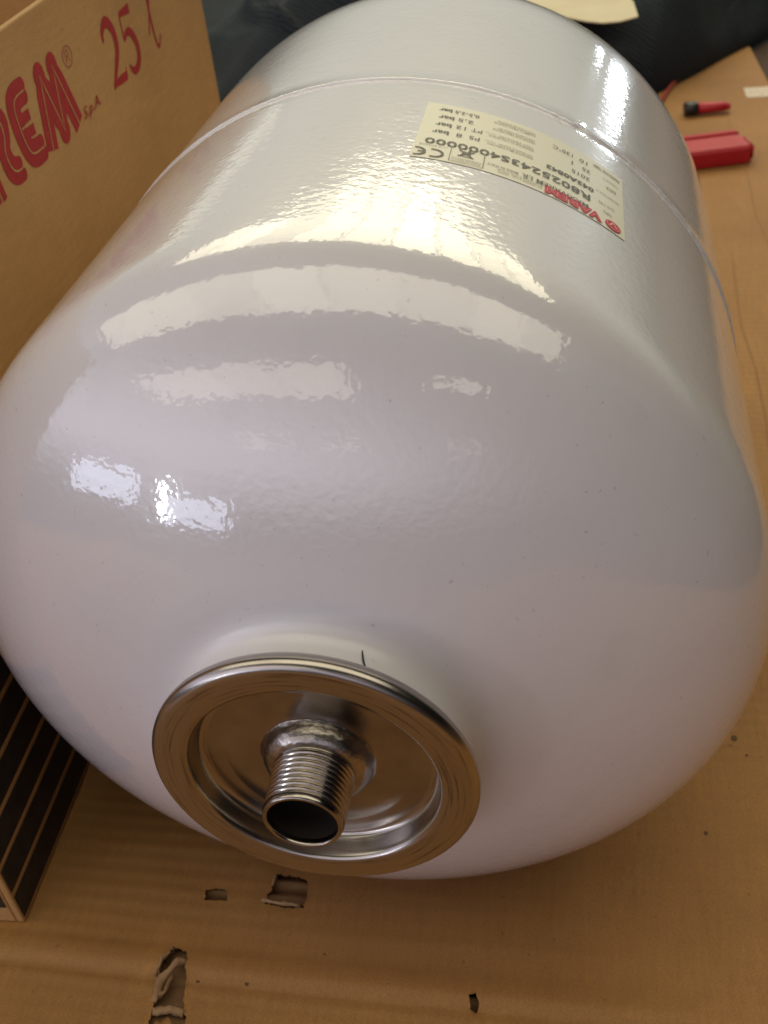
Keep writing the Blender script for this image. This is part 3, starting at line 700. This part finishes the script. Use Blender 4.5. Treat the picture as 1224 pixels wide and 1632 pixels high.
# cream card lying on the cloth
def sheet_obj(name, P, z, m, label, cat, t=.0012, bend=0.0):
    n = len(P); cx = sum(a for a, b in P) / n; cy = sum(b for a, b in P) / n
    bm = bmesh.new(); vv = [bm.verts.new((a - cx, b - cy, bend * ((a - cx) ** 2) * 10)) for a, b in P]
    f = bm.faces.new(vv); r = bmesh.ops.extrude_face_region(bm, geom=[f])
    bmesh.ops.translate(bm, verts=[g for g in r['geom'] if isinstance(g, bmesh.types.BMVert)], vec=(0, 0, t))
    bmesh.ops.recalc_face_normals(bm, faces=bm.faces)
    o = bm_obj(name, bm, m, None, False); o.location = (cx, cy, z); o['label'] = label; o['category'] = cat
    return o
sheet_obj('cream_card', [(-.02, 1.16), (.0134, 1.085), (.04, 1.035), (.0566, 1.012), (.075, .994), (.092, .9837), (.110, .985), (.1281, .9992), (.125, 1.06), (.11, 1.12), (.10, 1.2)], .100, cream, 'cream coloured card with a curved edge lying on the dark denim behind the tank', 'card')
sc_ = sheet_obj('paper_scrap', [(-.235, 1.22), (-.224, 1.175), (-.2115, 1.1505), (-.1985, 1.136), (-.1845, 1.1265), (-.1685, 1.1339), (-.1660, 1.17), (-.17, 1.23)], .100, cream, 'small cream paper scrap with pink print on the denim above the tank', 'paper')
mesh('pink_print', [(.012, -.052, .0015), (.026, -.046, .0015), (.028, -.025, .0015), (.016, -.034, .0015)], [(0, 1, 2, 3)], lab_pink, sc_, False)

# ------------------------------------------------------------------ red things on the cardboard, right
bar = thing('red_plastic_bar', 'thick red plastic channel bar lying on the cardboard right of the tank', 'plastic bar', (.172, .876, 0))
bm = bmesh.new(); Lr = .140
prof = [(-.023, 0), (-.024, .014), (-.021, .0175), (.009, .0176), (.0102, .0148), (.0128, .0148), (.014, .0186), (.021, .0182), (.024, .014), (.023, 0)]
a = [bm.verts.new((-Lr / 2, y, z)) for y, z in prof]; b = [bm.verts.new((Lr / 2 - .006, y, z)) for y, z in prof]
n = len(prof)
for i in range(n): bm.faces.new((a[i], a[(i + 1) % n], b[(i + 1) % n], b[i]))
bm.faces.new(a[::-1]); bm.faces.new(b)
bmesh.ops.recalc_face_normals(bm, faces=bm.faces)
ob = bm_obj('bar_body', bm, red_pl, bar, False); md = ob.modifiers.new('b', 'BEVEL'); md.width = .0022; md.segments = 3
for yc_, wy_, xl_ in ((-.0065, .027, .005), (.0175, .008, .001)):
    bm = bmesh.new(); box_bm(bm, (Lr / 2 - .006 + xl_ / 2, yc_, .0085), (xl_, wy_, .0155), .002); bm_obj('end_lug', bm, red_pl, bar)
bm = bmesh.new(); box_bm(bm, (Lr / 2 - .004, 0, .007), (.010, .018, .012), .0015); bm_obj('end_plug', bm, red_pl, bar)
bar.rotation_euler = (0, 0, math.radians(14))
bar.location = (.165, .856, .0005)

tool = thing('marker_pen', 'small red marker with a black cap, on the cardboard above the red bar', 'marker', (.200, .995, .0))
tool.rotation_euler = (0, 0, math.radians(6))
def rod(name, x0, x1, r0, r1, m, parent, z):
    prof = [(x0, .0005), (x0, r0 * .8), (x0 + (x1 - x0) * .04, r0), (x0 + (x1 - x0) * .96, r1), (x1, r1 * .8), (x1, .0005)]
    vs, fs = lathe_grid(prof, 24); vs = [(v[1], v[0], v[2] * .8 + z) for v in vs]; return mesh(name, vs, fs, m, parent)
rod('marker_body', -.006, .024, .0072, .0060, red_pl, tool, .0065); rod('cap', -.020, -.0062, .0082, .0084, blk_pl, tool, .0070)
rod('end_cap', .0242, .028, .0048, .0040, red_pl, tool, .0062)

# thin red cable curving out under the cloth
cu = bpy.data.curves.new('red_cable', 'CURVE'); cu.dimensions = '3D'; cu.bevel_depth = .0024; cu.bevel_resolution = 3
sp_ = cu.splines.new('BEZIER'); P = [(.150, 1.00, .003), (.161, 1.045, .003), (.172, 1.085, .003), (.192, 1.14, .004), (.21, 1.2, .01)]
sp_.bezier_points.add(len(P) - 1)
for q, c in zip(sp_.bezier_points, P): q.co = c; q.handle_left_type = q.handle_right_type = 'AUTO'
cu.materials.append(mat('red_cable', (.33, .03, .02), .5)); ct = bpy.data.objects.new('t', cu); COL.objects.link(ct); dg = bpy.context.evaluated_depsgraph_get(); dg.update()
co = bpy.data.objects.new('red_cable', bpy.data.meshes.new_from_object(ct.evaluated_get(dg))); COL.objects.link(co); bpy.data.objects.remove(ct); bpy.data.curves.remove(cu)
co['label'] = 'thin red cable coming out from under the dark denim beside the tank'; co['category'] = 'cable'
# whitish tape patch
vs, fs = [], []; nx = 12
for i in range(nx + 1):
    x = .2495 + .034 * i / nx
    for q in (0, 1): vs.append((x, 1.040 + .034 * q + .0022 * noise.noise(Vector((x * 300, q * 5, 0))), zc(x, 1.05) + .0006))
    if i: a = 2 * i - 2; fs.append((a, a + 1, a + 3, a + 2))
tp = mesh('tape_patch', vs, fs, white_tape, None, False); tp['label'] = 'whitish patch of torn tape at the right edge of the cardboard'; tp['category'] = 'tape'
